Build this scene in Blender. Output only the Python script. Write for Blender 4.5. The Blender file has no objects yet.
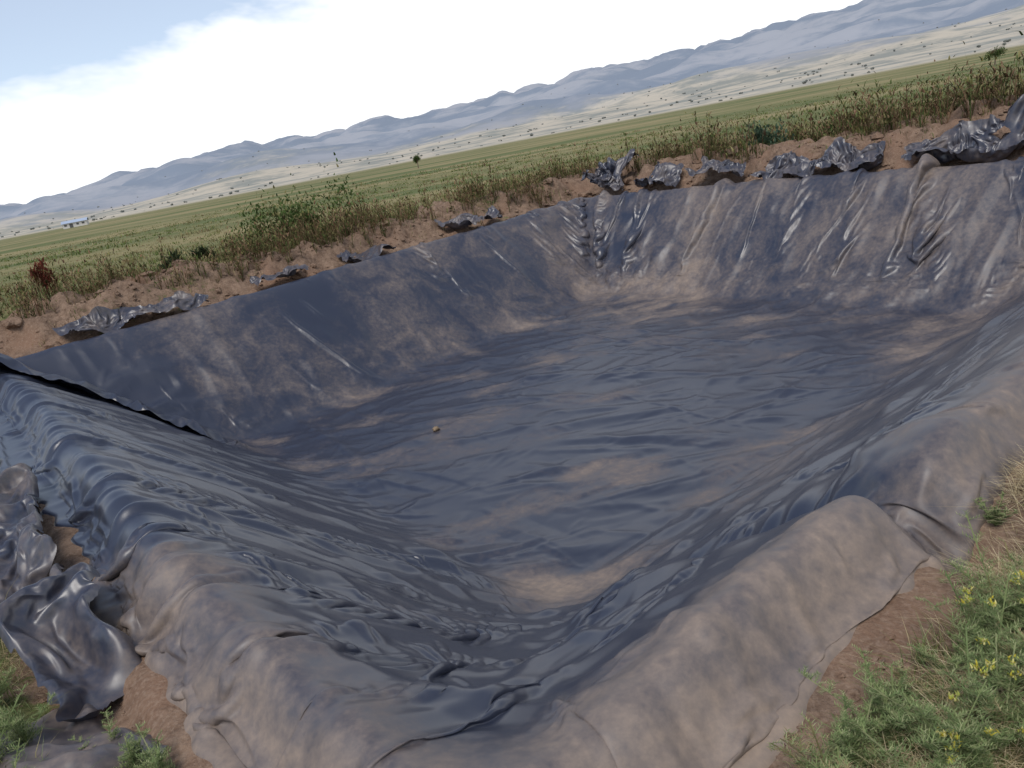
import bpy, math, time, numpy as np
from mathutils import Matrix, Vector
rng = np.random.default_rng(7)
T0=time.time()
# ------------------------------------------------------------------ noise
_p = rng.permutation(256); _p = np.concatenate([_p,_p,_p])
_ga = rng.uniform(0, 2*np.pi, 256); _gx=np.cos(_ga); _gy=np.sin(_ga)
def perlin(x,y):
    x=np.asarray(x,float); y=np.asarray(y,float)
    xi=np.floor(x).astype(int); yi=np.floor(y).astype(int)
    xf=x-xi; yf=y-yi
    u=xf**3*(xf*(xf*6-15)+10); v=yf**3*(yf*(yf*6-15)+10)
    def g(ix,iy,fx,fy):
        h=_p[_p[ix&255]+(iy&255)]
        return _gx[h]*fx+_gy[h]*fy
    a=g(xi,yi,xf,yf); b=g(xi+1,yi,xf-1,yf); c=g(xi,yi+1,xf,yf-1); d=g(xi+1,yi+1,xf-1,yf-1)
    return ((a+(b-a)*u)+((c+(d-c)*u)-(a+(b-a)*u))*v)*1.5
def fbm(x,y,o=4,g=.5):
    r=0;a=1;f=1
    for i in range(o):
        r=r+a*perlin(x*f+17.3*i,y*f-9.1*i); a*=g; f*=2.03
    return r
def ridge(x,y,sharp=.04):
    return np.maximum(0,1-np.sqrt(perlin(x,y)**2+sharp**2)*1.6)
def sst(a,b,x):
    q=np.clip((x-a)/(b-a),0,1); return q*q*(3-2*q)
def smin(a,b,k):
    h=np.clip(.5+.5*(b-a)/k,0,1); return b*(1-h)+a*h-k*h*(1-h)
# ------------------------------------------------------------------ frame
NX,NY=-.41,1.44
UX,UY=-.585,.811   # t axis
VX,VY=.811,.585    # s axis
def l2w(s,t): return NX+s*VX+t*UX, NY+s*VY+t*UY
def w2l(x,y):
    dx=x-NX; dy=y-NY
    return dx*VX+dy*VY, dx*UX+dy*UY
DEPTH=2.0
def edges(s,t):
    s0=.12+.07*perlin(t*.55+3,.5)
    t0=.12+.06*perlin(s*.9+8,2.5)+.07*np.clip(s-3,0,6)*.6
    T=11.95+.115*np.clip(s-2,0,14)+.07*perlin(s*.6,7.7)
    W=13.3+.35*np.exp(-((t-8.5)/3.)**2)+.05*perlin(t*.7,4.4)
    return s-s0,t-t0,T-t,W-s
def base(s,t):
    a,b,c,d=edges(s,t)
    m=smin(smin(a/2.5,b/2.7,.22),smin(c/1.85,d/1.95,.16),.16)
    e=.08
    g=lambda x:.5*(x+np.sqrt(x*x+e*e))
    z=-DEPTH*(g(m)-g(m-1))+.05
    dn=smin(a,b,.3); df=smin(c,d,.4)
    D=np.minimum(dn,df)
    w=sst(-.6,.6,df-dn)        # 1 = near side governs
    zn=-.30*sst(.08,-.22,dn)
    zf=-.13*sst(.02,-.35,df)+.46*sst(-.45,-1.3,df)-.48*sst(-2.4,-4.6,df)
    zo=w*zn+(1-w)*zf
    z=z*1.0+zo*np.where(D<.08,1,0)
    z=z-.26*np.exp(-((s-2.66)/.17)**2)*sst(-.6,-.15,t)*sst(1.8,.6,t)
    z=z+.07*sst(.6,1.3,s)*sst(2.5,2.3,s)*np.exp(-((t-.12)/.3)**2)
    z=z+.12*np.exp(-((s-3.2)/.28)**2)*np.exp(-((t-.42)/.3)**2)
    return z,D,dn,df,w,m
def ground(x,y):
    s,t=w2l(x,y)
    z,D,dn,df,w,m=base(s,t)
    o=sst(-.28,-.8,D)
    mound=(1-w)*sst(-.4,-1.0,df)*sst(-6,-3,df)
    near=sst(60,15,np.hypot(x,y))
    z=z-.14*sst(-.22,.02,D)
    z=z+o*near*(.06*fbm(x*1.3,y*1.3,4)+.015*perlin(x*7,y*7))
    z=z+mound*(.24*fbm(x*.55+5,y*.55,3)+.20*(ridge(x*1.1,y*1.1)-.6)+.09*fbm(x*2.6,y*2.6,4))
    z=z+(1-near)*.15*fbm(x*.03,y*.03,3)
    z=z+mound*.30*sst(9,5,t)*sst(11,13,s)
    z=z-.10*w*sst(-.25,-.38,s)*sst(-.85,-.5,s)*sst(.5,2,t)
    return z
# ------------------------------------------------------------------ mesh helpers
def mesh_obj(name,verts,faces,mat,smooth=True,attrs=None,cols=None,parent=None):
    me=bpy.data.meshes.new(name)
    verts=np.asarray(verts,np.float32); faces=np.asarray(faces,np.int32)
    nv=len(verts); nf,k=faces.shape
    me.vertices.add(nv); me.vertices.foreach_set('co',verts.ravel())
    me.loops.add(nf*k); me.loops.foreach_set('vertex_index',faces.ravel())
    me.polygons.add(nf)
    me.polygons.foreach_set('loop_start',np.arange(0,nf*k,k,dtype=np.int32))
    me.polygons.foreach_set('loop_total',np.full(nf,k,np.int32))
    me.update(calc_edges=True); me.validate()
    me.polygons.foreach_set('use_smooth',np.full(len(me.polygons),smooth))
    for an,av in (attrs or {}).items():
        a=me.attributes.new(an,'FLOAT','POINT'); a.data.foreach_set('value',np.asarray(av,np.float32))
    if cols is not None:
        a=me.attributes.new('Col','FLOAT_COLOR','POINT')
        c=np.ones((nv,4),np.float32); c[:,:3]=cols
        a.data.foreach_set('color',c.ravel())
    ob=bpy.data.objects.new(name,me); bpy.context.scene.collection.objects.link(ob)
    if mat: me.materials.append(mat)
    if parent: ob.parent=parent
    return ob
def grid_faces(nr,nc,mask=None):
    i=np.arange(nr*nc).reshape(nr,nc)
    f=np.stack([i[:-1,:-1],i[:-1,1:],i[1:,1:],i[1:,:-1]],-1).reshape(-1,4)
    if mask is not None:
        mk=mask.ravel(); f=f[mk[f].all(1)]
    return f
def compact(v,f,*arrs):
    used=np.unique(f); mp=np.full(len(v),-1); mp[used]=np.arange(len(used))
    return (v[used],mp[f])+tuple(a[used] for a in arrs)
# ------------------------------------------------------------------ materials
def newmat(n):
    m=bpy.data.materials.new(n); m.use_nodes=True
    nt=m.node_tree; return m,nt,nt.nodes,nt.links,nt.nodes['Principled BSDF']
def N(nodes,t,**k):
    n=nodes.new(t)
    for a,b in k.items(): setattr(n,a,b)
    return n
def noise(nodes,links,vec,scale,detail=4,rough=.55,dist=0):
    n=nodes.new('ShaderNodeTexNoise'); n.inputs['Scale'].default_value=scale
    n.inputs['Detail'].default_value=detail; n.inputs['Roughness'].default_value=rough
    n.inputs['Distortion'].default_value=dist
    if vec is not None: links.new(vec,n.inputs['Vector'])
    return n.outputs['Fac']
def mapr(nodes,links,v,a,b,c=0,d=1):
    n=nodes.new('ShaderNodeMapRange'); n.interpolation_type='SMOOTHSTEP'
    for i,x in zip((1,2,3,4),(a,b,c,d)): n.inputs[i].default_value=x
    links.new(v,n.inputs[0]); return n.outputs[0]
def math_(nodes,links,op,a,b,clamp=False):
    n=nodes.new('ShaderNodeMath'); n.operation=op; n.use_clamp=clamp
    for i,x in enumerate((a,b)):
        if isinstance(x,(int,float)): n.inputs[i].default_value=x
        else: links.new(x,n.inputs[i])
    return n.outputs[0]
def mix(nodes,links,f,a,b):
    n=nodes.new('ShaderNodeMix'); n.data_type='RGBA'
    for sck,x in ((n.inputs[0],f),(n.inputs[6],a),(n.inputs[7],b)):
        if isinstance(x,(int,float)): sck.default_value=x
        elif isinstance(x,tuple): sck.default_value=(*x,1)
        else: links.new(x,sck)
    return n.outputs[2]
def liner_mat():
    m,nt,nd,lk,b=newmat('black_plastic_sheet')
    geo=nd.new('ShaderNodeNewGeometry'); pos=geo.outputs['Position']
    at=N(nd,'ShaderNodeAttribute',attribute_name='dust').outputs['Fac']
    n1=noise(nd,lk,pos,1.6,6,.65,.8)
    n2=noise(nd,lk,pos,16,4,.7,0)
    a=math_(nd,lk,'ADD',math_(nd,lk,'MULTIPLY',n1,.85),math_(nd,lk,'MULTIPLY',n2,.45))
    a=math_(nd,lk,'ADD',a,at)
    f=mapr(nd,lk,a,.60,1.52)
    dust=mix(nd,lk,n2,(.21,.16,.12),(.34,.255,.19))
    c=mix(nd,lk,f,(.024,.029,.048),dust)
    lk.new(c,b.inputs['Base Color'])
    r=math_(nd,lk,'ADD',math_(nd,lk,'MULTIPLY',f,.60),math_(nd,lk,'MULTIPLY',n1,.12))
    r=math_(nd,lk,'ADD',r,.26,True)
    lk.new(r,b.inputs['Roughness'])
    b.inputs['IOR'].default_value=1.6
    return m
def ground_mat():
    m,nt,nd,lk,b=newmat('soil_and_grass_ground')
    pos=nd.new('ShaderNodeNewGeometry').outputs['Position']
    at=N(nd,'ShaderNodeAttribute',attribute_name='soil').outputs['Fac']
    ln=nd.new('ShaderNodeVectorMath'); ln.operation='LENGTH'; lk.new(pos,ln.inputs[0]); dist=ln.outputs['Value']
    n1=noise(nd,lk,pos,.9,4,.6); n2=noise(nd,lk,pos,7,5,.72); n3=noise(nd,lk,pos,45,2,.7)
    mpf=nd.new('ShaderNodeMapping'); lk.new(pos,mpf.inputs[0]); mpf.inputs['Scale'].default_value=(.012,.045,.0)
    nf=noise(nd,lk,mpf.outputs[0],1,5,.6)
    soil=mix(nd,lk,mapr(nd,lk,n2,.3,.7),(.095,.060,.042),(.235,.16,.112))
    soil=mix(nd,lk,mapr(nd,lk,n1,.45,.7),soil,(.185,.112,.075))
    soil=mix(nd,lk,mapr(nd,lk,n3,.4,.75,0,.4),soil,(.32,.24,.18))
    grass=mix(nd,lk,mapr(nd,lk,n2,.3,.7),(.085,.10,.035),(.20,.18,.085))
    field=mix(nd,lk,mapr(nd,lk,nf,.4,.6),(.10,.12,.045),(.24,.20,.10))
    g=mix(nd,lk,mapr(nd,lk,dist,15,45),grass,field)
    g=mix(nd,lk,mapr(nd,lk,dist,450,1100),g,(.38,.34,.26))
    g=mix(nd,lk,mapr(nd,lk,dist,1500,6000,0,.6),g,(.34,.38,.44))  # aerial haze painted in: far ground turns blue-grey with distance
    sf=math_(nd,lk,'ADD',at,math_(nd,lk,'MULTIPLY',math_(nd,lk,'SUBTRACT',n2,.5),1.2))
    c=mix(nd,lk,mapr(nd,lk,sf,.35,.6),g,soil)
    lk.new(c,b.inputs['Base Color']); b.inputs['Roughness'].default_value=.95
    b.inputs['Specular IOR Level'].default_value=.1
    bp=nd.new('ShaderNodeBump'); bp.inputs['Strength'].default_value=.8; bp.inputs['Distance'].default_value=.05
    lk.new(n2,bp.inputs['Height'])
    lk.new(bp.outputs[0],b.inputs['Normal'])
    return m
def veg_mat(name,trans=.25):
    m,nt,nd,lk,b=newmat(name)
    c=N(nd,'ShaderNodeAttribute',attribute_name='Col').outputs['Color']
    d=nd.new('ShaderNodeBsdfDiffuse'); lk.new(c,d.inputs[0])
    tr=nd.new('ShaderNodeBsdfTranslucent'); lk.new(c,tr.inputs[0])
    mx=nd.new('ShaderNodeMixShader'); mx.inputs[0].default_value=trans
    lk.new(d.outputs[0],mx.inputs[1]); lk.new(tr.outputs[0],mx.inputs[2])
    lk.new(mx.outputs[0],nd['Material Output'].inputs[0])
    nd.remove(b)
    return m
def mountain_mat():
    m,nt,nd,lk,b=newmat('mountain_baked_haze')
    pos=nd.new('ShaderNodeNewGeometry').outputs['Position']
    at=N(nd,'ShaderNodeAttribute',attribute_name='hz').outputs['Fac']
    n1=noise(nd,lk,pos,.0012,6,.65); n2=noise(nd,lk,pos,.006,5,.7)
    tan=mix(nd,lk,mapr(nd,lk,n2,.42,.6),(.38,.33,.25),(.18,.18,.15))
    blue=mix(nd,lk,mapr(nd,lk,n1,.42,.58),(.085,.11,.15),(.20,.205,.225))  # bluish tones are aerial haze baked into the base colour
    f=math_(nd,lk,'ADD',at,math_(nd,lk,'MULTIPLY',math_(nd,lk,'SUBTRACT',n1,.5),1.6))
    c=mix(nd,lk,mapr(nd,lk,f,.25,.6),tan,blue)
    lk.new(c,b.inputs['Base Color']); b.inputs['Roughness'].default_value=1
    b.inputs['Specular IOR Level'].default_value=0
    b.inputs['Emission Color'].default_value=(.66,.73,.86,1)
    lk.new(mapr(nd,lk,at,0,1,.12,.22),b.inputs['Emission Strength'])  # weak glow stands in for airlight, stronger with distance
    return m
def plain(name,col,rough=.8):
    m,nt,nd,lk,b=newmat(name)
    pos=nd.new('ShaderNodeNewGeometry').outputs['Position']
    n=noise(nd,lk,pos,6,5)
    lk.new(mix(nd,lk,n,tuple(x*.75 for x in col),tuple(min(1,x*1.2) for x in col)),b.inputs['Base Color'])
    b.inputs['Roughness'].default_value=rough
    return m
LINER=liner_mat(); GROUND=ground_mat(); VEG=veg_mat('grass_blades'); LEAF=veg_mat('leaves',.3); DRY=veg_mat('dry_stems',.1)
# ------------------------------------------------------------------ ground sheet
def axis(lo,hi,h,far,gr=1.13):
    c=list(np.arange(lo,hi+1e-6,h)); d=h
    x=hi
    while x<far: d*=gr; x+=d; c.append(x)
    d=h;x=lo;pre=[]
    while x>-far: d*=gr; x-=d; pre.append(x)
    return np.array(pre[::-1]+c)
sa=axis(-3,19,.06,14000); ta=axis(-4,19,.06,14000)
S,Tt=np.meshgrid(sa,ta)
X,Y=l2w(S,Tt); Z=ground(X,Y)
_,D,dn,df,w,m_=base(S,Tt)
soil=sst(-1.0,-.3,D)*1.0
soil=np.maximum(soil,(1-w)*sst(-3.6,-2.0,df)*.9)
soil=np.maximum(soil,w*sst(-.9,-.35,dn)*.9)
soil=soil+.45*fbm(S*.5,Tt*.5,3)*sst(-8,-1,D)
soil=np.clip(soil,0,1.2)
gv=np.stack([X,Y,Z],-1).reshape(-1,3)
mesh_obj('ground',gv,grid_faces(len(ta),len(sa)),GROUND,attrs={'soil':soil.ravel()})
print('ground',len(gv),time.time()-T0)
# ------------------------------------------------------------------ cloth relaxation (positions in local s,t,z)
def cloth(P,rs,rt,invm,iters,hs0,ht0,hh,Hgrid,g=.0008,bend=.12,thick=.012,fric=.6,damp=.9,wide=.35):
    """P (nt,ns,3); rs rest along axis1, rt rest along axis0"""
    P=P.astype(np.float32); V=np.zeros_like(P); W=invm.astype(np.float32)[...,None]
    rs=rs.astype(np.float32); rt=rt.astype(np.float32)
    cons=[]
    def reg(a,b,r,k): cons.append((a,b,r,k))
    R=slice(None)
    for o in (0,1):
        idx=np.arange(o,P.shape[1]-1,2); a=slice(idx[0],idx[-1]+1,2); b=slice(idx[0]+1,idx[-1]+2,2)
        reg((R,a),(R,b),rs[:,a],.5)
        idx=np.arange(o,P.shape[0]-1,2); a=slice(idx[0],idx[-1]+1,2); b=slice(idx[0]+1,idx[-1]+2,2)
        reg((a,R),(b,R),rt[a,:],.5)
    dg=np.sqrt((.5*(rs[:-1]+rs[1:]))**2+(.5*(rt[:,:-1]+rt[:,1:]))**2)
    for o in (0,1):
        idx=np.arange(o,P.shape[0]-1,2); a=slice(idx[0],idx[-1]+1,2); b=slice(idx[0]+1,idx[-1]+2,2)
        reg((a,slice(0,-1)),(b,slice(1,None)),dg[a],.22)
        reg((a,slice(1,None)),(b,slice(0,-1)),dg[a],.22)
    r2s=rs[:,:-1]+rs[:,1:]; r2t=rt[:-1]+rt[1:]
    bcons=[((R,slice(0,-2)),(R,slice(2,None)),r2s),((slice(0,-2),R),(slice(2,None),R),r2t)]
    if wide>0:
        r4s=r2s[:,:-2]+r2s[:,2:]; r4t=r2t[:-2]+r2t[2:]
        bcons+=[((R,slice(0,-4)),(R,slice(4,None)),r4s),((slice(0,-4),R),(slice(4,None),R),r4t)]
    nh0,nh1=Hgrid.shape
    for it_ in range(iters):
        old=P.copy()
        V*=damp; V[...,2]-=g; P+=np.clip(V,-.03,.03)*W
        for k_,(a,b,r) in enumerate(bcons):
            d=P[b]-P[a]; L=np.sqrt((d*d).sum(-1))+1e-6
            c=np.minimum(0,(L-r*.985))/L*(bend if k_<2 else bend*wide)*.5
            d*=c[...,None]; P[a]+=d*W[a]; P[b]-=d*W[b]
        for rep in range(2):
          for a,b,r,k in cons:
            d=P[b]-P[a]; L=np.sqrt((d*d).sum(-1))+1e-6
            c=(L-r)/L*k
            d*=c[...,None]; P[a]+=d*W[a]; P[b]-=d*W[b]
        fs=np.clip((P[...,0]-hs0)/hh,0,nh1-2.001); ft=np.clip((P[...,1]-ht0)/hh,0,nh0-2.001)
        i=fs.astype(np.int32); j=ft.astype(np.int32); fs=fs-i; ft=ft-j
        h=(Hgrid[j,i]*(1-fs)+Hgrid[j,i+1]*fs)*(1-ft)+(Hgrid[j+1,i]*(1-fs)+Hgrid[j+1,i+1]*fs)*ft+thick
        hit=P[...,2]<h
        P[...,2]=np.where(hit,h,P[...,2])
        q=(hit*fric)[...,None]*W
        P[...,:2]+= (old[...,:2]-P[...,:2])*q
        V=P-old
    return P
# ------------------------------------------------------------------ pond liner
def foldfield(s,t,pts,w1,w2,h,seed=0,taper=(0,0)):
    pts=np.array(pts,float); best=np.full(s.shape,1e9); sd=np.zeros(s.shape); al=np.zeros(s.shape)
    L=np.hypot(*(pts[1:]-pts[:-1]).T); cum=np.concatenate([[0],np.cumsum(L)])
    wob=.04*perlin(s*1.3+seed*3.1,t*1.3+seed); 
    for i in range(len(pts)-1):
        p=pts[i]; q=pts[i+1]; e=(q-p)/L[i]
        rx=s-p[0]; ry=t-p[1]
        k=np.clip(rx*e[0]+ry*e[1],0,L[i])
        dx=rx-k*e[0]; dy=ry-k*e[1]; dd=np.hypot(dx,dy)
        sg=rx*-e[1]+ry*e[0]
        up=dd<best
        best=np.where(up,dd,best); sd=np.where(up,sg,sd); al=np.where(up,(cum[i]+k)/cum[-1],al)
    dd=np.sign(sd)*best+wob
    ww=np.where(dd>0,w1,w2)
    r=np.abs(dd)/ww
    prof=np.exp(-r**1.2)
    tp=1.0
    if taper[0]>0: tp=tp*sst(0,taper[0],al)
    if taper[1]>0: tp=tp*sst(1,1-taper[1],al)
    return h*prof*tp*(1+.35*perlin(al*6+seed,seed*1.3))
def ax2(lo,mid,hi,h0,h1):
    a=list(np.arange(lo,mid,h0)); x=a[-1]; h=h0
    while x<hi: h=min(h*1.02,h1); x+=h; a.append(x)
    return np.array(a)
ls=ax2(-.95,3.4,14.5,.020,.036); lt=ax2(-.75,4.0,14.3,.020,.036)
s,t=np.meshgrid(ls,lt)
z,D,dn,df,w,m=base(s,t)
a,b_,c,d=edges(s,t)
gz_t,gz_s=np.gradient(z,lt,ls)
nn=np.sqrt(gz_s**2+gz_t**2+1); ns=-gz_s/nn; ntt=-gz_t/nn; nz=1/nn
floor=sst(.85,1.1,m)
wall=sst(-.05,.1,D)*(1-floor)
ws0=np.exp(-np.clip(a/2.5-m,0,9)*6); wt0=np.exp(-np.clip(b_/2.7-m,0,9)*6); wT=np.exp(-np.clip(c/1.85-m,0,9)*6); wW=np.exp(-np.clip(d/1.95-m,0,9)*6)
sm=ws0+wt0+wT+wW; ws0/=sm; wt0/=sm; wT/=sm; wW/=sm
pure=sst(.5,.85,np.maximum(np.maximum(ws0,wt0),np.maximum(wT,wW)))
X,Y=l2w(s,t)
wx=.5*fbm(X*.5,Y*.5,3); wy=.30*fbm(X*.5+40,Y*.5,3)
disp=np.zeros_like(s)
f1=ridge((X+wx)*.38,(Y+wy+.10*X)*1.3,.04)**1.4
f4=ridge((X*.7-Y*.7+wy)*.5+3,(X*.7+Y*.7+wx)*.9,.04)**2.5
amp=np.clip(.6+.6*perlin(X*.4+5,Y*.4),0.15,1.2)
flr=.014*f1*amp+.018*f4*(1.2-amp)
disp+=flr*(.25+.75*sst(.6,1.0,m))*sst(.3,.7,m)
def drape(along,down,seed,fr=1.0):
    wv=.10*fbm(along*.6+seed,down*.3,3)
    r=.09*ridge((along+wv)*.8*fr+seed,down*.14+seed)**2.5
    r+=.045*ridge((along+wv*1.3)*1.9*fr+seed*2,down*.2)**2
    return r
k8=sst(7,9.5,t)
dA=drape(t*.84+s*.54,s*.84-t*.54,3.3,.8)
dB=drape(t*.85-s*.75,s*.8+t*.5,5.3,.8)
dw=ws0*(dA*(1-k8)+dB*k8)*.50+wt0*drape(s*.25+t*.97,s*.97-t*.25,11.1,1.0)*.6+wT*drape(s+.45*t,c,21.7,1.0)*.6+wW*drape(t+.15*s,d,31.9,.8)*1.5
disp+=dw*(.3+.7*sst(-.1,.25,D))*(1-.8*floor)*(.35+.65*pure)
ss_=np.zeros_like(s); tt_=np.zeros_like(s)
def add(pts,w1,w2,h,lean=(0,0),seed=0,taper=(0,0)):
    global disp,ss_,tt_
    f=foldfield(s,t,pts,w1,w2,h,seed,taper)
    disp+=f; ss_+=f*lean[0]; tt_+=f*lean[1]
add([(-.5,12.0),(.9,10.9),(1.9,10.1),(2.8,9.4)],.12,.40,.24,(.2,-.3),1,(0,.25))
for k,(p,q,h) in enumerate([((13.2,13.2),(11.6,11.9),.20),((13.4,12.6),(11.5,11.3),.27),((13.5,12.0),(11.4,11.5),.18),((12.6,13.3),(11.5,11.6),.20),((11.5,13.2),(10.8,11.6),.15),((13.5,11.4),(11.7,10.6),.20),((13.5,11.1),(12.0,10.9),.16),((13.7,9.2),(11.9,9.3),.28),((13.7,8.2),(12.2,8.0),.14),((13.6,7.2),(12.0,7.0),.18),((13.6,6.2),(11.8,5.7),.20),((13.5,5.0),(11.6,4.0),.30),((13.5,4.9),(11.6,4.9),.24),((13.5,3.6),(11.7,2.4),.22),((13.5,2.4),(11.7,1.8),.18)]):
    add([p,q],.07,.17,h,(0,(.2 if k%2 else -.2)),10+k,(0,.35))
for k,(p,q,h) in enumerate([((8.1,12.7),(7.6,11.6),.16),((7.9,12.6),(8.4,11.2),.12),((5.2,12.3),(4.6,10.9),.07),((3.2,12.1),(3.6,10.7),.07),((9.8,12.8),(9.5,11.4),.12)]):
    add([p,q],.10,.18,h,(.1,0),30+k,(0,.5))
add([(-.6,-.1),(.6,.06),(1.5,.10),(2.38,.12)],.18,.26,.14,(0,.35),41,(.0,.03))
add([(2.95,.34),(3.4,.46),(4.0,.52)],.16,.2,.10,(-.2,.3),42,(.1,.3))
add([(3.9,.62),(5.2,.78),(7,1.1),(9,1.2)],.22,.25,.13,(0,.3),43,(.2,.1))
add([(2.95,-.1),(2.92,.5),(2.7,1.4)],.12,.06,.07,(-.6,0),45,(.15,.5))
add([(3.6,.15),(3.5,.7),(3.1,1.6)],.10,.06,.10,(-.4,0),40,(.05,.5))
add([(4.3,.2),(4.1,.9),(3.6,1.8)],.10,.06,.09,(-.3,0),39,(.05,.5))
add([(-.1,.52),(.9,.66),(1.9,.78),(2.6,1.0),(3.6,1.4)],.10,.24,.15,(0,.10),46,(.1,.3))
add([(.8,1.30),(1.9,1.42),(3.2,1.95)],.10,.22,.07,(0,.0),47,(.2,.3))
add([(.05,.4),(.06,2.5),(.12,5),(.2,8),(.2,10.5)],.16,.18,.06,(.2,0),51,(.1,.1))
for k,(p,q,r,h) in enumerate([((.5,-.3),(.62,.15),(.9,.6),.08),((1.15,-.3),(1.2,.1),(1.5,.6),.05),((1.9,-.3),(1.95,.15),(1.8,.6),.06)]):
    add([p,q,r],.05,.14,h,(.1,0),80+k,(.1,.4))
for k,(p,q,r,h) in enumerate([((-.25,2.5),(.35,2.3),(1.9,1.75),.20),((-.25,3.5),(.3,3.25),(2.4,2.3),.14),((-.2,4.7),(.35,4.4),(2.6,3.1),.15),((-.2,6.3),(.4,6.0),(2.6,4.5),.13),((-.2,1.7),(.3,1.5),(1.5,1.15),.16),((-.2,8.2),(.5,8.1),(2.0,7.7),.12),((-.25,1.1),(.2,1.0),(1.1,.9),.10)]):
    add([p,q,r],.30,.07,h,(.0,-.3),60+k,(.05,.5))
disp=np.maximum(disp,-.02)+.02
P0=np.stack([s+ns*disp+ss_,t+ntt*disp+tt_,z+nz*disp],-1)
B0=np.stack([s,t,z],-1)
ln_=lambda A,ax:np.sqrt((np.diff(A,axis=ax)**2).sum(-1))
sl_=(1-floor)*sst(-.2,.1,D)*pure
down_s=(.2*ws0+wW+.4*wt0)*sl_; down_t=wT*sl_
ks=.96-.16*down_s; kt=.96-.16*down_t
exs_=.999+.003*fbm(s*.5+70,t*.5,2)
ext_=.999+.003*fbm(s*.5+90,t*.5,2)
av1=lambda A:.5*(A[:,1:]+A[:,:-1]); av0=lambda A:.5*(A[1:]+A[:-1])
rs=(ln_(P0,1)*av1(ks)+ln_(B0,1)*(1-av1(ks)))*av1(exs_)
rt=(ln_(P0,0)*av0(kt)+ln_(B0,0)*(1-av0(kt)))*av0(ext_)
hh=.04
hsx=np.arange(-1.2,15.2,hh); htx=np.arange(-1.2,15.2,hh)
HS,HT=np.meshgrid(hsx,htx); Hg=base(HS,HT)[0].astype(np.float32)
inv=np.where(D<-.40,0.,1.)
inv[0,:]=0;inv[-1,:]=0;inv[:,0]=0;inv[:,-1]=0
P=cloth(P0,rs,rt,inv,60,-1.2,-1.2,hh,Hg,bend=.03,wide=0).astype(float)
print('sim',P.shape,time.time()-T0, float(np.abs(P-P0).mean()))
bl=(.85*sst(.75,1.05,m))[...,None]
P=P*(1-bl)+P0*bl
# ---- crisp straight creases pressed into the sheet, displaced along the surface normal
CR=np.zeros_like(s)
def creases(n,srange,trange,dirv,jit,Lr,wr,hr,keepf=None,jit2=0):
    cs=rng.uniform(*srange,n); ct=rng.uniform(*trange,n)
    for i in range(n):
        if keepf is not None and not keepf(cs[i],ct[i]): continue
        dv=dirv(cs[i],ct[i]) if callable(dirv) else dirv
        an=math.atan2(dv[1],dv[0])+rng.normal(0,jit)
        L=rng.uniform(*Lr)*rng.uniform(.5,1); w1=wr[0]*(wr[1]/wr[0])**rng.uniform(); w2=w1*rng.uniform(.35,1.0)
        if rng.uniform()<.5: w1,w2=w2,w1
        h=rng.uniform(*hr)*min(1.6,(w1+w2)/(wr[0]*2.2)); bow=rng.normal(0,.06)*L
        R=L/2+max(w1,w2)+abs(bow)
        i0,i1=np.searchsorted(ls,[cs[i]-R,cs[i]+R]); j0,j1=np.searchsorted(lt,[ct[i]-R,ct[i]+R])
        if i1-i0<3 or j1-j0<3: continue
        x=s[j0:j1,i0:i1]-cs[i]; y=t[j0:j1,i0:i1]-ct[i]
        ca,sa_=math.cos(an),math.sin(an)
        u=(x*ca+y*sa_)/(L/2); v=-x*sa_+y*ca+bow*(u*u)*.5
        r=np.sqrt((v/np.where(v>0,w1,w2))**2+.004)
        CR[j0:j1,i0:i1]+=h*np.clip(1.03-r,0,1)*np.clip(1-np.abs(u)**2.2,0,1)
mnp=lambda s_,t_: float(base(np.array([s_]),np.array([t_]))[5][0])
def nl(s_,t_):
    k=min(max((t_-6)/3.5,0),1); return (2.2,-1.5*(1-k)+.9*k)
creases(150,(-.2,2.9),(.8,11.5),nl,.22,(.8,2.8),(.07,.34),(.012,.026))
creases(190,(-.2,2.9),(.8,11.5),nl,.8,(.3,1.0),(.04,.12),(.005,.012))
creases(90,(-.3,.6),(.8,10),(1,-.1),.6,(.3,.9),(.06,.22),(.012,.026))
creases(150,(.4,12),(.5,3.0),(1,-.12),.22,(.6,2.8),(.07,.30),(.010,.022))
creases(120,(.2,6),(-.1,2.6),(1,.1),.9,(.3,.9),(.04,.12),(.005,.011))
creases(90,(.3,8),(-.25,.6),(.4,1),.7,(.25,.8),(.05,.18),(.008,.016))
creases(170,(.8,13),(10.2,13.4),(.35,-1),.40,(.4,1.7),(.08,.28),(.008,.017))
creases(200,(11.0,13.9),(.5,13.4),(-1,-.12),.30,(.4,1.9),(.09,.30),(.012,.028))
creases(140,(10.8,13.9),(.5,13.4),(0,1),.9,(.3,.9),(.07,.16),(.005,.011))
inf=lambda s_,t_: mnp(s_,t_)>.8
creases(420,(1.8,12),(1.8,11.8),(.811,-.585),.42,(.8,3.0),(.09,.30),(.008,.016),inf)
creases(800,(1.8,12),(1.8,11.8),(.811,-.585),1.0,(.25,1.0),(.045,.11),(.004,.009),inf)
creases(14,(2.5,11),(3,10.5),(-.1,1),.10,(3.0,6.0),(.05,.10),(.010,.018),inf)
dPs=np.gradient(P,axis=1); dPt=np.gradient(P,axis=0)
nv=np.cross(dPs,dPt); nv/=np.linalg.norm(nv,axis=-1,keepdims=True)+1e-9
P=P+nv*(CR*sst(-.4,-.1,D))[...,None]
P_s,P_t,P_z=P[...,0],P[...,1],P[...,2]
enear=.27+.10*perlin(s*1.3+t*1.3,3.3)+.05*perlin(s*5,t*5)
enear=enear+np.where(s<.4,.22*sst(4.5,6.5,t)+.12*sst(0,.6,perlin(t*.8,9.9)),0)
efar=.34+.14*perlin(s*1.1,t*1.1)
enear=np.where(s>2.6,.14+.06*perlin(s*2,1.),enear)
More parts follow.
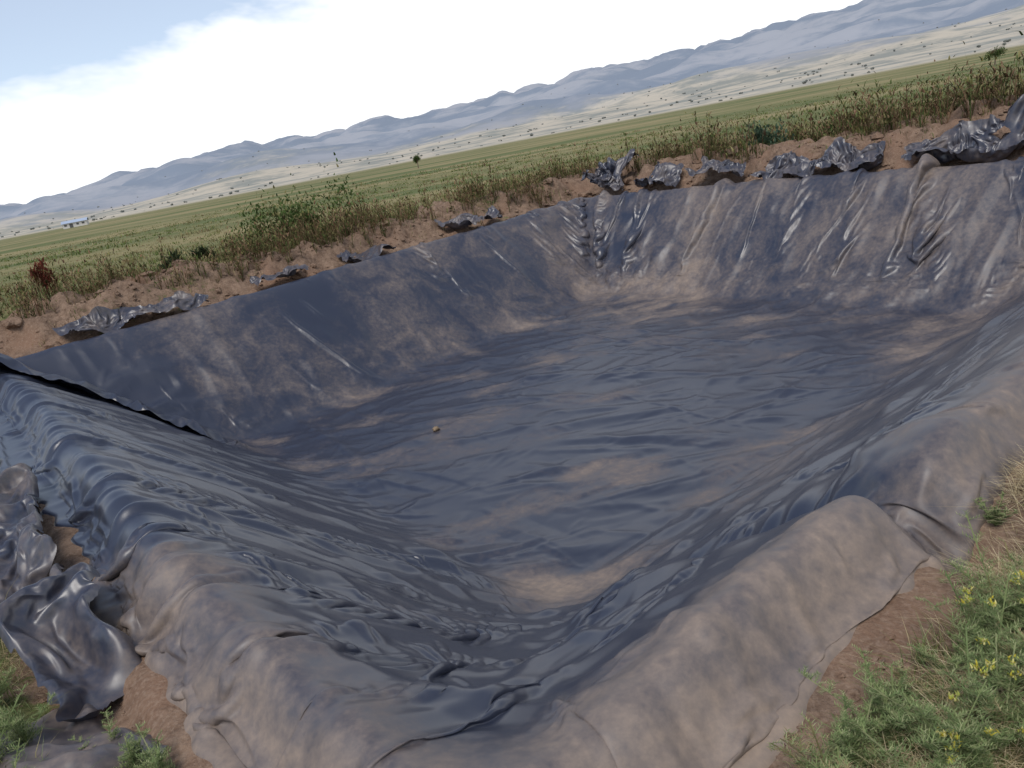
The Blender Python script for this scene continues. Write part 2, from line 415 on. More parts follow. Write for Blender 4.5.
tuck=np.maximum(sst(enear-.03,enear+.09,-dn)*(w>.5),sst(efar-.02,efar+.10,-df)*(w<=.5))
P_z=P_z-.16*tuck
mask=(dn>-enear-.12)&(df>-efar-.12)
px,py=l2w(P_s,P_t)
dust=-.03+.22*fbm(s*.5+3,t*.5,3)
dust+=.34*sst(.5,.0,dn)*sst(5,2.5,t)+.10*sst(.5,0,dn)*(1-sst(3,4.5,t)*ws0)
dust+=.10*sst(.4,0,np.abs(m-1.02))
dust+=(.22*wW+.12*wT)*(1-floor)+.28*sst(1.1,.3,np.hypot(s-2.9,t-2.9))+.26*sst(1.8,.2,np.hypot(s-11.2,t-11.0))
dust+=.10*wt0*wall*sst(3,6,s)+.20*floor*sst(7,11,s)
dust+=.26*sst(.3,1.,fbm(X*.45+80,Y*1.0,4)+.3)*floor-.05*floor
dust+=-.32*sst(2.8,4.5,t)*ws0*sst(1.0,.2,m)
dust+=-.12*ws0*wall
dust+=.10*sst(-.1,-.3,D)*(1-sst(3,5,t)*ws0)
f=grid_faces(len(lt),len(ls),mask)
v=np.stack([px,py,P_z],-1).reshape(-1,3)
v,f,du=compact(v,f,dust.ravel())
lo=mesh_obj('plastic_pond_liner',v,f,LINER,attrs={'dust':du})
md=lo.modifiers.new('sub','SUBSURF'); md.levels=1; md.render_levels=1
print('liner',len(v),time.time()-T0)
# overlapping flap of sheet gathered down the left corner of the pit
nu,nvv=170,44
uu,vv_=np.meshgrid(np.linspace(0,1,nu),np.linspace(0,1,nvv))
lp=np.array([(-.75,12.35),(.1,11.65),(.9,11.0),(1.7,10.35),(2.45,9.75)])
cu=np.interp(uu,np.linspace(0,1,5),lp[:,0]); cv=np.interp(uu,np.linspace(0,1,5),lp[:,1])
wd_=(.75-.45*uu)*(1+.35*perlin(uu*5,3.3)); off=(vv_-.5)*wd_+.10*perlin(uu*7+3,vv_*1.5)
fs_=cu+.642*off; ft_=cv+.765*off
rise=.17*np.exp(-((vv_-.25)/.22)**2)*(1-.35*uu)+.07*ridge(uu*9+vv_*1.5,vv_*1.2,.02)**1.5+.04*ridge(uu*17-vv_*2,vv_*2+9,.02)**1.5
zz_=base(fs_,ft_)[0]+.05+rise*sst(1,.7,vv_)+(.05+.07*perlin(uu*6,8.1))*sst(.35,0,vv_)-.10*sst(.85,1,vv_)-.14*sst(.9,1,uu)
fs_=fs_-.10*sst(.3,0,vv_)*.642; ft_=ft_-.10*sst(.3,0,vv_)*.765
fx_,fy_=l2w(fs_,ft_)
fo=mesh_obj('plastic_liner_fold',np.stack([fx_,fy_,zz_],-1).reshape(-1,3),grid_faces(nvv,nu),LINER,attrs={'dust':np.full(nu*nvv,-.08)})
fo.modifiers.new('sub','SUBSURF').levels=1
# ------------------------------------------------------------------ loose crumpled sheets (also relaxed)
def crumple(name,s0,t0,ls_,lt_,ang,amp,seed,dust=.0,res=.022,ex=1.0,sink=.10,fq=1.0):
    n1=int(ls_/res)+3; n2=int(lt_/res)+3
    p,q=np.meshgrid(np.linspace(-.5,.5,n1)*ls_,np.linspace(-.5,.5,n2)*lt_)
    ca,sa_=math.cos(ang),math.sin(ang)
    ss=s0+p*ca-q*sa_; tt=t0+p*sa_+q*ca
    x,y=l2w(ss,tt); g=ground(x,y)
    wv=.2*fbm(p*2+seed,q*2,2)
    r=amp*(1.2*ridge((p+wv)*1.3*fq+seed,(q*.6-wv)*1.3*fq,.01)**1.2+.6*ridge((p-q+wv)*2.2*fq+seed*3,(q+p)*1.3*fq,.01)**1.2+.22*ridge(p*5+seed,q*5+wv*3,.01))
    zz=g+.05+r
    ss2=ss+amp*.7*perlin(p*2.0+seed,q*2.0); tt2=tt+amp*.7*perlin(p*2.0+seed+50,q*2.0)
    P0=np.stack([ss2,tt2,zz],-1)
    rs=ln_(P0,1)*ex; rt=ln_(P0,0)*ex
    h=.05; sx=np.arange(ss.min()-1,ss.max()+1,h); tx=np.arange(tt.min()-1,tt.max()+1,h)
    A,Bm=np.meshgrid(sx,tx); Hx=ground(*l2w(A,Bm)).astype(np.float32)
    P=cloth(P0,rs,rt,np.ones(ss.shape),14,sx[0],tx[0],h,Hx,g=.0010,bend=.02,thick=.03,fric=.7,wide=0).astype(float)
    rr=np.maximum(np.abs(p)/ls_,np.abs(q)/lt_)*2
    lim=(.86+.16*perlin(p*2.2+seed,q*2.2+seed))
    P[...,2]-=sink*sst(lim-.12,lim+.03,rr)
    xx,yy=l2w(P[...,0],P[...,1])
    mk=rr<lim+.05
    f=grid_faces(n2,n1,mk)
    v,f,dd=compact(np.stack([xx,yy,P[...,2]],-1).reshape(-1,3),f,np.full(xx.size,dust))
    o=mesh_obj(name,v,f,LINER,attrs={'dust':dd})
    o.modifiers.new('sub','SUBSURF').levels=1
    return o
nm='crumpled_plastic_sheet'
for i,(s0,t0,a1,b1,an,am,du,sk) in enumerate([
 (-.45,3.0,.50,1.8,.05,.22,.16,.08),(-.46,4.8,.50,2.2,-.05,.20,.16,.08),(-.60,1.95,.5,.9,.2,.08,.35,.06),(-.45,11.0,1.2,2.0,.3,.14,.10,.08),
 (14.0,12.9,1.0,1.2,.3,.46,.16,.02),(14.0,11.3,.7,1.2,.1,.24,.16,.02),(14.1,9.6,.7,1.4,0,.28,.16,.02),(14.0,7.2,.8,2.8,0,.24,.16,.02),(13.9,4.6,.8,2.2,.1,.26,.16,.02),(13.8,2.4,.8,2.0,0,.28,.16,.02),
 (9.9,13.3,1.8,.7,.1,.20,.2,.02),(6.9,12.95,1.3,.6,.1,.16,.2,.02),(4.9,12.7,1.2,.6,.1,.18,.2,.02),(2.4,12.4,2.4,.7,0,.18,.15,.02)]):
    crumple(nm,s0,t0,a1,b1,an,am,i*7.7+1,du,sink=sk,fq=.8)
print('crumples',time.time()-T0)
# ------------------------------------------------------------------ stone on floor
def rock(name,x,y,zc,r,mat,seed,flat=.7):
    bpy.ops.mesh.primitive_ico_sphere_add(subdivisions=3,radius=r,location=(x,y,zc)); o=bpy.context.object
    o.name=name; o.data.name=name
    for vv in o.data.vertices:
        c_=vv.co.normalized(); k=1+.35*float(perlin(c_.x*1.7+seed,c_.y*1.7+c_.z*1.3)); vv.co=vv.co*k; vv.co.z*=flat
    for p_ in o.data.polygons: p_.use_smooth=True
    o.data.materials.append(mat); return o
STONE=plain('stone',(.22,.16,.10),.9)
rock('stone',-1.15,10.2,-1.87,.05,STONE,3)
bpy.ops.mesh.primitive_ico_sphere_add(subdivisions=2,radius=1); ico=bpy.context.object
iv=np.array([v_.co[:] for v_ in ico.data.vertices]); it=np.array([p_.vertices[:] for p_ in ico.data.polygons]); bpy.data.objects.remove(ico)
def clods(name,S_,T_,R_,mat):
    V=[];F=[]
    x,y=l2w(S_,T_); g=ground(x,y)
    for i in range(len(S_)):
        k=1+.6*perlin(iv[:,0]*1.5+i*1.7,iv[:,1]*1.5+iv[:,2]*1.9)
        q=iv*k[:,None]*R_[i]*np.array([rng.uniform(.7,1.4),rng.uniform(.6,1.2),rng.uniform(.4,.8)])
        V.append(q+[x[i],y[i],g[i]+R_[i]*.1]); F.append(it+i*len(iv))
    n=np.concatenate(V)
    mesh_obj(name,n,np.concatenate(F),mat,smooth=False,attrs={'soil':np.full(len(n),1.2)})
cs=[];ct=[];cr=[]
for _ in range(4200):
    side=rng.integers(0,4); dd=rng.exponential(1.0); pr=rng.pareto(2.0)
    if side==0: q=(-.3-dd*.6,rng.uniform(-.5,13)); r=min(.006+.006*pr,.04)
    elif side==1: q=(rng.uniform(.5,9),-.15-dd*.5); q=(q[0],q[1]+.042*max(0,q[0]-3)); r=min(.004+.006*pr,.03)
    elif side==2:
        q0=rng.uniform(0,14); q=(q0,11.95+.115*max(0,q0-2)+.45+dd*1.1); r=min(.012+.016*pr,.16)
    else: q=(13.95+dd*1.1,rng.uniform(0,14)); r=min(.012+.018*pr,.18)
    cs.append(q[0]);ct.append(q[1]);cr.append(r)
clods('soil_clods',np.array(cs),np.array(ct),np.array(cr),GROUND)
# ------------------------------------------------------------------ blades
def blades(bx,by,bz,h,wd,az,lean,curl,col,tipc=None):
    n=len(bx); dx=np.cos(az);dy=np.sin(az); px=-dy*wd/2; py=dx*wd/2
    m1=.55; 
    mx=bx+dx*lean*h*m1*.7; my=by+dy*lean*h*m1*.7; mz=bz+h*m1
    tx=bx+dx*lean*h*(1+curl); ty=by+dy*lean*h*(1+curl); tz=bz+h*(1-curl*.35)
    v=np.empty((n,5,3))
    v[:,0]=np.stack([bx-px,by-py,bz],-1); v[:,1]=np.stack([bx+px,by+py,bz],-1)
    v[:,2]=np.stack([mx-px*.8,my-py*.8,mz],-1); v[:,3]=np.stack([mx+px*.8,my+py*.8,mz],-1)
    v[:,4]=np.stack([tx,ty,tz],-1)
    f=np.array([[0,1,3],[0,3,2],[2,3,4]])[None]+(np.arange(n)*5)[:,None,None]
    c=np.repeat(col[:,None,:],5,1).copy()
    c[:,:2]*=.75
    if tipc is not None: c[:,4]=tipc
    return v.reshape(-1,3),f.reshape(-1,3),c.reshape(-1,3)
def palette(n,cols,jit=.2):
    cols=np.array(cols); c=cols[rng.integers(0,len(cols),n)]
    return c*(1+rng.uniform(-jit,jit,(n,1)))
class Acc:
    def __init__(s): s.v=[];s.f=[];s.c=[];s.n=0
    def add(s,v,f,c): s.v.append(v); s.f.append(f+s.n); s.c.append(c); s.n+=len(v)
    def obj(s,name,mat,**k): return mesh_obj(name,np.concatenate(s.v),np.concatenate(s.f),mat,smooth=False,cols=np.concatenate(s.c),**k)
GREEN=[(.09,.13,.035),(.12,.16,.045),(.15,.18,.06),(.065,.10,.03)]
YEL=[(.26,.23,.11),(.33,.27,.15),(.20,.18,.08),(.17,.16,.06)]
STRAW=[(.42,.34,.20),(.5,.42,.27),(.33,.26,.15)]
BROWN=[(.17,.10,.06),(.22,.145,.09),(.13,.085,.05)]
def tufts(n,rmin,rmax,azr,nb,hr,wr,cols,accept):
    r=np.exp(rng.uniform(np.log(rmin),np.log(rmax),n)); az=np.radians(rng.uniform(*azr,n))
    x=r*np.sin(az); y=r*np.cos(az); s_,t_=w2l(x,y); _,D_,dn_,df_,w_,_=base(s_,t_)
    k=accept(x,y,s_,t_,D_,dn_,df_); x,y,r=x[k],y[k],r[k]
    n=len(x); sc=np.clip(r/14,.8,6)
    patch=.75+.6*np.clip(fbm(x*.12,y*.12,3),-.5,.8)
    hs=rng.uniform(*hr,n)*np.clip(sc,1,1.5)*patch
    x=np.repeat(x,nb);y=np.repeat(y,nb);sc=np.repeat(sc,nb);hs=np.repeat(hs,nb)
    N_=len(x); x=x+rng.normal(0,.05,N_)*sc; y=y+rng.normal(0,.05,N_)*sc
    cb=np.repeat(palette(n,cols,.3),nb,0)*(1+rng.uniform(-.2,.2,(N_,1)))
    return blades(x,y,ground(x,y)-.01,hs*rng.uniform(.5,1.2,N_),rng.uniform(*wr,N_)*sc,rng.uniform(0,6.28,N_),rng.uniform(.1,.9,N_),rng.uniform(0,.6,N_),cb)
A=Acc()
A.add(*tufts(11000,9,110,(-46,50),6,(.05,.17),(.008,.016),GREEN[:3],lambda x,y,s,t,D,dn,df:(df<-3.0+1.5*perlin(x*.5,y*.5))&((dn>-40))&(fbm(x*.09,y*.16,3)+rng.normal(0,.2,len(x))>-.05)))
A.add(*tufts(13000,9,110,(-46,50),6,(.04,.14),(.008,.016),YEL+GREEN[1:2]+BROWN[:1],lambda x,y,s,t,D,dn,df:(df<-2.6+1.5*perlin(x*.5,y*.5))&((dn>-40))&(fbm(x*.09,y*.16,3)+rng.normal(0,.2,len(x))<.1)))
A.add(*tufts(11000,8,40,(-46,50),6,(.05,.20),(.006,.012),GREEN[:2]+YEL+STRAW[2:]+BROWN,lambda x,y,s,t,D,dn,df:(df<-.75)&(perlin(x*.45+9,y*.45)>-.2)))
A.add(*tufts(9000,4,30,(-60,-24),6,(.04,.14),(.005,.01),GREEN+YEL,lambda x,y,s,t,D,dn,df:(dn<-.9+.4*perlin(x*.7,y*.7))&(df>-3)))
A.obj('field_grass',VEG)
def weeds(acc,xs,ys,hts,stemc,leafc,nl=14,leaf=(.05,.12)):
    n=len(xs); g=ground(xs,ys)
    for j in range(5):
        az=rng.uniform(0,6.28,n); ln=rng.uniform(.05,.7,n)
        h=hts*rng.uniform(.45,1.1,n)
        acc.add(*blades(xs,ys,g-.02,h,np.clip(hts*.016,.006,.025),az,ln,np.zeros(n),palette(n,stemc)))
        for l in range(nl//5):
            f=rng.uniform(.2,1,n); bx=xs+np.cos(az)*ln*h*f*.85; by=ys+np.sin(az)*ln*h*f*.85
            acc.add(*blades(bx,by,g+h*f,rng.uniform(*leaf,n)*hts*1.2,hts*rng.uniform(.02,.045,n),rng.uniform(0,6.28,n),rng.uniform(.3,1.8,n),rng.uniform(0,.8,n),palette(n,leafc)))
A=Acc()
def sc_pts(n,srange,trange,thr=0,seed=0):
    s_=rng.uniform(*srange,n); t_=rng.uniform(*trange,n); x,y=l2w(s_,t_)
    k=perlin(x*.35+seed,y*.35)>thr; return x[k],y[k]
WG=[(.075,.10,.035),(.10,.12,.045)]
x,y=sc_pts(3000,(14.6,22),(-3,13),-.35,3); weeds(A,x,y,rng.uniform(.35,1.3,len(x))*(.5+.5*rng.uniform(0,1,len(x))),BROWN+WG,BROWN+YEL[2:]+WG,20)
x,y=sc_pts(2500,(6,22),(13.7,19),-.25,8); weeds(A,x,y,rng.uniform(.15,1.0,len(x))*(.6+.4*rng.uniform(0,1,len(x))),BROWN+WG,YEL[2:]+WG+BROWN,20)
x,y=sc_pts(2300,(-2,9),(13.2,19),-.25,15); weeds(A,x,y,rng.uniform(.12,.7,len(x)),WG+BROWN,WG+YEL[2:]+BROWN,20)
A.obj('tall_dry_weeds',DRY)
def shrub(name,x,y,h,r,cols,n=900,stem=(.12,.08,.05),leaf=.06,up=.5):
    A=Acc(); g=float(ground(np.array([x]),np.array([y]))[0])
    nc=9; cc=np.stack([rng.normal(0,r*.45,nc),rng.normal(0,r*.45,nc),rng.uniform(.25,.85,nc)*h],-1)
    cr=rng.uniform(.25,.5,nc)*r
    sc=np.array(stem)
    B=14; az=rng.uniform(0,6.28,B)
    A.add(*blades(np.full(B,x),np.full(B,y),np.full(B,g-.03),rng.uniform(.6,1,B)*h,np.full(B,.03*h),az,rng.uniform(.1,.6,B)*r/h,np.zeros(B),np.tile(sc,(B,1))))
    ci=rng.integers(0,nc,n); q=cc[ci]+rng.normal(0,1,(n,3))*cr[ci][:,None]*[.7,.7,.9]; q[:,2]=np.abs(q[:,2])
    col=palette(n,cols)
    A.add(*blades(x+q[:,0],y+q[:,1],g+q[:,2],rng.uniform(.5,1.3,n)*leaf*up*2,rng.uniform(.3,.6,n)*leaf,rng.uniform(0,6.28,n),rng.uniform(.2,1.8,n),rng.uniform(0,.6,n),col))
    return A.obj(name,LEAF)
DG=[(.06,.10,.03),(.08,.125,.04),(.11,.15,.05)]
BGc=[(.07,.11,.07),(.09,.14,.09)]
shrub('green_shrub',-4.3,18.0,.95,.8,DG+YEL[2:3],2400,leaf=.08)
shrub('green_shrub',-5.4,18.6,.7,.8,DG+YEL[:1],1600,leaf=.08)
shrub('thistle_plant',-7.1,18.6,.7,.3,[(.04,.06,.03),(.05,.06,.03)],500,leaf=.08,up=1)
shrub('thistle_plant',-6.6,19.0,.7,.25,[(.04,.06,.03),(.05,.06,.03)],500,leaf=.08,up=1)
shrub('red_dock_plant',-7.7,14.0,.75,.18,[(.20,.06,.04),(.14,.05,.035)],500,leaf=.055,up=1)
shrub('blue_green_shrub',7.2,19.6,.45,.5,BGc,800,leaf=.10)
shrub('green_shrub',9.4,20.6,.6,.8,DG+BROWN[:1],1000,leaf=.09)
shrub('green_shrub',11.5,20.5,.7,.8,DG+BROWN,1000,leaf=.09)
# ------------------------------------------------------------------ near weeds
def feathery(acc,x,y,h,cols,nst=5,lean=.5):
    g=float(ground(np.array([x]),np.array([y]))[0])
    for k in range(nst):
        az=rng.uniform(0,6.28); ln=rng.uniform(.1,lean+.2); hh=h*rng.uniform(.6,1.1)
        m=9; f=np.linspace(0,1,m+1)
        cx=x+np.cos(az)*ln*hh*f**1.4; cy=y+np.sin(az)*ln*hh*f**1.4; cz=g-.01+hh*f
        sb=palette(1,cols,.1)[0]
        w_=.003
        for i in range(m):
            v=np.array([[cx[i]-w_,cy[i],cz[i]],[cx[i]+w_,cy[i],cz[i]],[cx[i+1]+w_*.7,cy[i+1],cz[i+1]],[cx[i+1]-w_*.7,cy[i+1],cz[i+1]]])
            acc.add(v,np.array([[0,1,2],[0,2,3]]),np.tile(sb*.8,(4,1)))
        L=26; ff=rng.uniform(.12,1,L); bx=np.interp(ff,f,cx);by=np.interp(ff,f,cy);bz=np.interp(ff,f,cz)
        la=rng.uniform(0,6.28,L); ll=h*.26*(1.2-ff*.7)
        for q in range(4):
            o=(q+.5)/4*ll
            ox=bx+np.cos(la)*o; oy=by+np.sin(la)*o; oz=bz+o*.35
            for sg in (-1,1):
                acc.add(*blades(ox,oy,oz,ll*.22,np.full(L,.003),la+sg*1.0,rng.uniform(1.0,2.4,L),np.zeros(L),palette(L,cols,.25)))
        acc.add(*blades(bx,by,bz,ll*.45,np.full(L,.003),la,np.full(L,2.2),np.zeros(L),palette(L,cols,.2)))
FG=[(.20,.26,.11),(.25,.30,.13),(.16,.22,.09),(.31,.33,.17)]
A=Acc()
pl=[]
for _ in range(190):
    s_=rng.uniform(.8,5.5); t_=-.34-rng.exponential(.35)+.055*max(0,s_-3)
    if t_>-1.35: pl.append((s_,t_))
for s_,t_ in pl:
    x,y=l2w(s_,t_)
    if math.hypot(x,y)<.85: continue
    feathery(A,x,y,rng.uniform(.08,.30),[FG,FG,FG[1:]+YEL[:2]][rng.integers(0,3)],int(rng.integers(2,5)),.9)
for s_,t_,h in [(1.25,-.34,.2),(1.45,-.36,.22),(2.9,-.12,.12),(-.42,1.6,.2),(-.45,1.85,.16),(-.8,2.3,.22),(-.9,2.7,.25),(-1.0,3.6,.2),(-1.0,2.2,.25),(-1.0,5,.22),(-1.1,4.2,.2),(-1.0,3.1,.2),(-.8,1.7,.2),(-.85,2.0,.22),(-1.1,2.6,.25),(-1.2,3.3,.25),(-1.0,5.8,.25),(-1.1,6.6,.25),(-1.3,5.4,.25),(-.7,1.5,.22),(-.78,2.6,.22),(-.85,3.3,.24),(-.72,2.1,.22),(-.9,3.9,.25),(-.35,1.45,.2)]:
    x,y=l2w(s_,t_); feathery(A,x,y,h,FG,7,.9)
A.obj('feathery_weeds',LEAF)
A=Acc(); FL=Acc()
for s_,t_,h in [(1.9,-.45,.28),(2.1,-.52,.22),(1.6,-.62,.24),(1.35,-.64,.2),(2.4,-.75,.26),(1.15,-.72,.2),(2.9,-.6,.24),(1.75,-.85,.26),(1.5,-.8,.22)]:
    x,y=l2w(s_,t_); feathery(A,x,y,h,FG,5,.5)
    g=float(ground(np.array([x]),np.array([y]))[0])
    for c_ in range(6):
        fx,fy,fz=x+rng.normal(0,.05),y+rng.normal(0,.05),g+h*rng.uniform(.7,1.0)
        n=22; a_=rng.uniform(0,6.28,n)
        FL.add(*blades(fx+rng.normal(0,.008,n),fy+rng.normal(0,.008,n),fz+rng.normal(0,.004,n),rng.uniform(.004,.012,n),np.full(n,.006),a_,rng.uniform(.3,1.5,n),np.zeros(n),palette(n,[(.50,.42,.06),(.38,.42,.10),(.55,.5,.2)])))
A.obj('flowering_weed_foliage',LEAF); FL.obj('yellow_weed_flowers',LEAF)
A=Acc()
n=22000; s_=rng.uniform(.6,9,n); t_=-.28-rng.exponential(.5,n)+.05*np.clip(s_-3,0,9)
k=(t_>-2.2)&(perlin(s_*2.2,t_*2.2)>-.25); s_,t_=s_[k],t_[k]; x,y=l2w(s_,t_); k=np.hypot(x,y)>.6; x,y=x[k],y[k]; n=len(x)
A.add(*blades(x,y,ground(x,y)-.01,rng.uniform(.02,.11,n),rng.uniform(.0015,.004,n),rng.uniform(0,6.28,n),rng.uniform(.2,1.4,n),rng.uniform(0,.8,n),palette(n,GREEN+FG+YEL+STRAW)))
n=24000; s_=rng.uniform(-2.4,-.66,n)+0; t_=rng.uniform(-.5,14,n)
k=perlin(s_*1.8,t_*1.8)>-.35; s_,t_=s_[k],t_[k]; x,y=l2w(s_,t_); n=len(x)
A.add(*blades(x,y,ground(x,y)-.01,rng.uniform(.03,.16,n),rng.uniform(.002,.005,n),rng.uniform(0,6.28,n),rng.uniform(.2,1.4,n),rng.uniform(0,.8,n),palette(n,GREEN+FG+YEL)))
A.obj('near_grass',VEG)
A=Acc()
for cs_,ct_,rd,n in [(3.3,-.1,.35,1500),(2.6,-.25,.3,1200),(4.4,.0,.4,1100),(1.9,-.75,.5,1200),(-1.0,4.5,.4,300),(-.8,3,.4,250),(1.2,-.5,.4,800),(5.5,.1,.6,700),(2.4,-.7,.5,1200),(1.7,-.45,.35,900)]:
    s_=cs_+rng.normal(0,rd*.5,n); t_=ct_-np.abs(rng.normal(0,rd*.5,n)) if cs_>0 else ct_+rng.normal(0,rd*.5,n); x,y=l2w(s_,t_)
    A.add(*blades(x,y,ground(x,y)+rng.uniform(0,.04,n),rng.uniform(.01,.08,n),rng.uniform(.0015,.0035,n),rng.uniform(0,6.28,n),rng.uniform(1,4,n),rng.uniform(0,.6,n),palette(n,STRAW)))
A.obj('dry_straw',DRY)
# ------------------------------------------------------------------ mountains
az=np.radians(np.linspace(-100,100,800)); rr=np.exp(np.linspace(np.log(1500),np.log(12000),170))
AZ,R=np.meshgrid(az,rr); X=R*np.sin(AZ); Y=R*np.cos(AZ)
crest=np.interp(np.degrees(AZ),[-100,-45,-30,-25,-19,-14,0,8,15,20,27,35,60,100],[1.5,1.5,1.75,2.2,2.75,3.0,3.0,3.35,3.6,3.95,4.35,4.6,4,2.5])
prof=np.interp(R,[1500,3000,5000,7000,8500,9500,12000],[0,.10,.34,.72,.95,1.0,.6])
hh=np.tan(np.radians(crest))*9200*prof
ridg=ridge(X*.0005,Y*.0005)*.6+ridge(X*.0013+3,Y*.0013)*.3+.15*fbm(X*.003,Y*.003,4)
hh=hh*(.86+.2*ridg)+prof*np.clip(fbm(X*.0011+7,Y*.0011,5),-1,1)*80-prof*75*ridge(X*.0022,Y*.0009)
ft=np.exp(-((R-4300)/1200)**2)*np.clip(fbm(X*.0009+31,Y*.0009,3)+.1,0,2)*100
hh=hh+ft-6
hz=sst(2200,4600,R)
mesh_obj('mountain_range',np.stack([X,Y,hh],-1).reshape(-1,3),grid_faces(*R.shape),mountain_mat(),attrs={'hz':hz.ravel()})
def dtrees(name,n,rmin,rmax,hr):
    V=[];F=[];C=[];k=0
    r=np.exp(rng.uniform(np.log(rmin),np.log(rmax),n)); a_=np.radians(rng.uniform(-50,52,n))
    for i in range(n):
        x,y=r[i]*math.sin(a_[i]),r[i]*math.cos(a_[i]); h=rng.uniform(*hr)
        zb=-.3
        if r[i]>1500:
            ii=int(np.clip(np.searchsorted(rr,r[i]),1,len(rr)-1)); jj=int(np.clip(np.searchsorted(az,a_[i]),1,len(az)-1)); zb=float(hh[ii-1:ii+1,jj-1:jj+1].mean())
        for j in range(3):
            q=iv*(1+.6*perlin(iv[:,0]*2+i*1.3+j,iv[:,1]*2+iv[:,2]*2))[:,None]*h*np.array([.5,.5,.42])*rng.uniform(.6,1)
            V.append(q+[x+rng.normal(0,h*.4),y,zb+h*rng.uniform(.3,.55)]); F.append(it+k); k+=len(iv)
            hzf=min(1,r[i]/3500); c_=np.array([.10,.11,.08])*(1-hzf)+np.array([.26,.27,.26])*hzf  # haze mixed into the tree colour, paler with distance
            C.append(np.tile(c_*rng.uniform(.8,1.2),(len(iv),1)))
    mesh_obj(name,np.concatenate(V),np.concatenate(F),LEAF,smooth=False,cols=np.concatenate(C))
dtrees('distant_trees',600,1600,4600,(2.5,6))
def small_tree(name,x,y,h,r):
    root=bpy.data.objects.new(name,None); root.location=(0,0,0); bpy.context.scene.collection.objects.link(root)
    zb=float(ground(np.array([x]),np.array([y]))[0])
    V=[];F=[];k=0
    def limb(p,q,r0,r1):
        nonlocal k
        p=np.array(p);q=np.array(q); d_=(q-p)/np.linalg.norm(q-p); u_=np.cross(d_,[.3,.9,.1]);u_/=np.linalg.norm(u_); w_=np.cross(d_,u_)
        for c_,rad in ((p,r0),(q,r1)):
            for j in range(8): V.append(c_+rad*(math.cos(j*.785)*u_+math.sin(j*.785)*w_))
        for j in range(8): F.append([k+j,k+(j+1)%8,k+8+(j+1)%8,k+8+j])
        k+=16
    top=(x+.1*h*.2,y,zb+h*.5); limb((x,y,zb-.1),top,h*.045,h*.03)
    for j in range(7):
        a_=j*.9; limb(top,(x+math.cos(a_)*r*.6,y+math.sin(a_)*r*.6,zb+h*(.65+.05*j)),h*.022,h*.008)
    mesh_obj('trunk',np.array(V),np.array(F),plain('bark',(.14,.10,.07)),parent=root)
    n=1500;nc=12; A=Acc()
    cc=np.stack([rng.normal(0,r*.45,nc),rng.normal(0,r*.45,nc),h*rng.uniform(.5,.9,nc)],-1); ci=rng.integers(0,nc,n)
    q=cc[ci]+rng.normal(0,r*.2,(n,3))
    A.add(*blades(x+q[:,0],y+q[:,1],zb+q[:,2],np.full(n,h*.05),np.full(n,h*.03),rng.uniform(0,6.28,n),rng.uniform(0,2,n),np.zeros(n),palette(n,DG)))
    A.obj('crown',LEAF,parent=root)
small_tree('field_tree',-9.5,150,2.4,.7)
small_tree('field_tree',58,88,1.8,.8)
def shed(x,y,L,Wd,H,rot):
    root=bpy.data.objects.new('farm_shed',None); bpy.context.scene.collection.objects.link(root)
    wl=plain('shed_wall',(.55,.53,.50)); rf=plain('pale_blue_roof',(.34,.40,.50),.5); dk=plain('shed_opening',(.08,.08,.08))
    def box(name,cx,cy,cz,a_,b__,c_,mat):
        v=np.array([[i*a_/2+cx,j*b__/2+cy,k*c_/2+cz] for i in(-1,1) for j in(-1,1) for k in(-1,1)])
        f_=np.array([[0,1,3,2],[4,6,7,5],[0,4,5,1],[2,3,7,6],[0,2,6,4],[1,5,7,3]])
        return mesh_obj(name,v,f_,mat,smooth=False,parent=root)
    box('walls',0,0,H/2,L,Wd,H,wl)
    e=.5;R_=1.3
    v=np.array([[-L/2-e,-Wd/2-e,H],[L/2+e,-Wd/2-e,H],[L/2+e,0,H+R_],[-L/2-e,0,H+R_],[-L/2-e,Wd/2+e,H],[L/2+e,Wd/2+e,H]])
    mesh_obj('roof',v,np.array([[0,1,2,3],[3,2,5,4]]),rf,smooth=False,parent=root)
    box('door',-L*.15,-Wd/2-.02,1.1,1.6,.06,2.2,dk)
    for i in (-.38,.12,.35): box('window',L*i,-Wd/2-.02,1.7,1.2,.06,.9,dk)
    root.location=(x,y,-.35); root.rotation_euler=(0,0,rot)
shed(-198,405,11,6,2.6,.3)
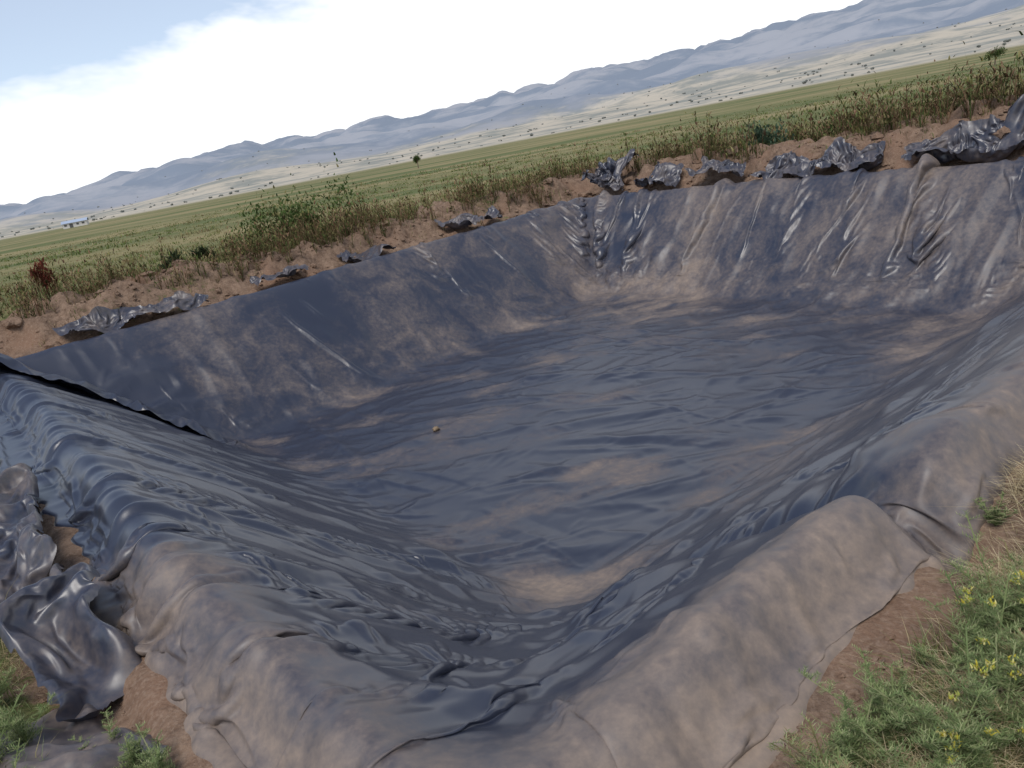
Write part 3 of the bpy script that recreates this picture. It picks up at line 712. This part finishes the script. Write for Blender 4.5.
# ------------------------------------------------------------------ world, sun
SE=math.radians(58); SAZ=math.radians(206)
sc=bpy.context.scene
wd=bpy.data.worlds.new('World'); sc.world=wd; wd.use_nodes=True
nd=wd.node_tree.nodes; lk=wd.node_tree.links
bg=nd['Background']
sky=nd.new('ShaderNodeTexSky'); sky.sky_type='NISHITA'; sky.sun_disc=False; sky.sun_elevation=SE; sky.sun_rotation=SAZ
sky.dust_density=1.2; sky.altitude=1500
tc=nd.new('ShaderNodeTexCoord'); dirv=tc.outputs['Generated']
sp=nd.new('ShaderNodeSeparateXYZ'); lk.new(dirv,sp.inputs[0])
mp=nd.new('ShaderNodeMapping'); lk.new(dirv,mp.inputs[0]); mp.inputs['Scale'].default_value=(1,1,2.4); mp.inputs['Location'].default_value=(.35,.2,.1)
cn=noise(nd,lk,mp.outputs[0],4.2,5,.6,.2)
low=mapr(nd,lk,sp.outputs[2],.07,.21,.45,-.04)
right=mapr(nd,lk,sp.outputs[0],-.40,-.02,-.08,.26)
hi=mapr(nd,lk,sp.outputs[2],.3,.6,1,.25)
q=math_(nd,lk,'ADD',math_(nd,lk,'ADD',cn,low),math_(nd,lk,'MULTIPLY',right,hi))
base_w=mapr(nd,lk,sp.outputs[2],.25,.6,.30,.05)
cmx=mapr(nd,lk,q,.44,.80,0,1)
cm=math_(nd,lk,'MAXIMUM',cmx,base_w)
col=mix(nd,lk,cm,sky.outputs[0],(7.6,7.75,7.9))
lk.new(col,bg.inputs[0]); bg.inputs[1].default_value=.15
sl=bpy.data.lights.new('sun','SUN'); sl.energy=2.7; sl.angle=math.radians(30); sl.color=(1,.95,.88)
so=bpy.data.objects.new('sun',sl); sc.collection.objects.link(so)
sd=Vector((math.sin(SAZ)*math.cos(SE),math.cos(SAZ)*math.cos(SE),math.sin(SE)))
so.rotation_euler=sd.to_track_quat('Z','Y').to_euler(); so.location=(0,0,30)
# ------------------------------------------------------------------ camera
cam=bpy.data.cameras.new('camera'); co=bpy.data.objects.new('camera',cam); sc.collection.objects.link(co); sc.camera=co
cam.sensor_width=36; cam.lens=27.4; cam.clip_end=40000; cam.clip_start=.05
p=math.radians(17.1); r=math.radians(10.8)
Rw=Vector((1,0,0)); Up=Vector((0,math.sin(p),math.cos(p))); F_=Vector((0,math.cos(p),-math.sin(p)))
ir=math.cos(r)*Rw-math.sin(r)*Up; iu=math.sin(r)*Rw+math.cos(r)*Up
M=Matrix((ir,iu,-F_)).transposed().to_4x4(); M.translation=Vector((0,0,1.7)); co.matrix_world=M
sc.view_settings.view_transform='Standard'; sc.view_settings.look='None'; sc.view_settings.exposure=0
print('done',time.time()-T0)
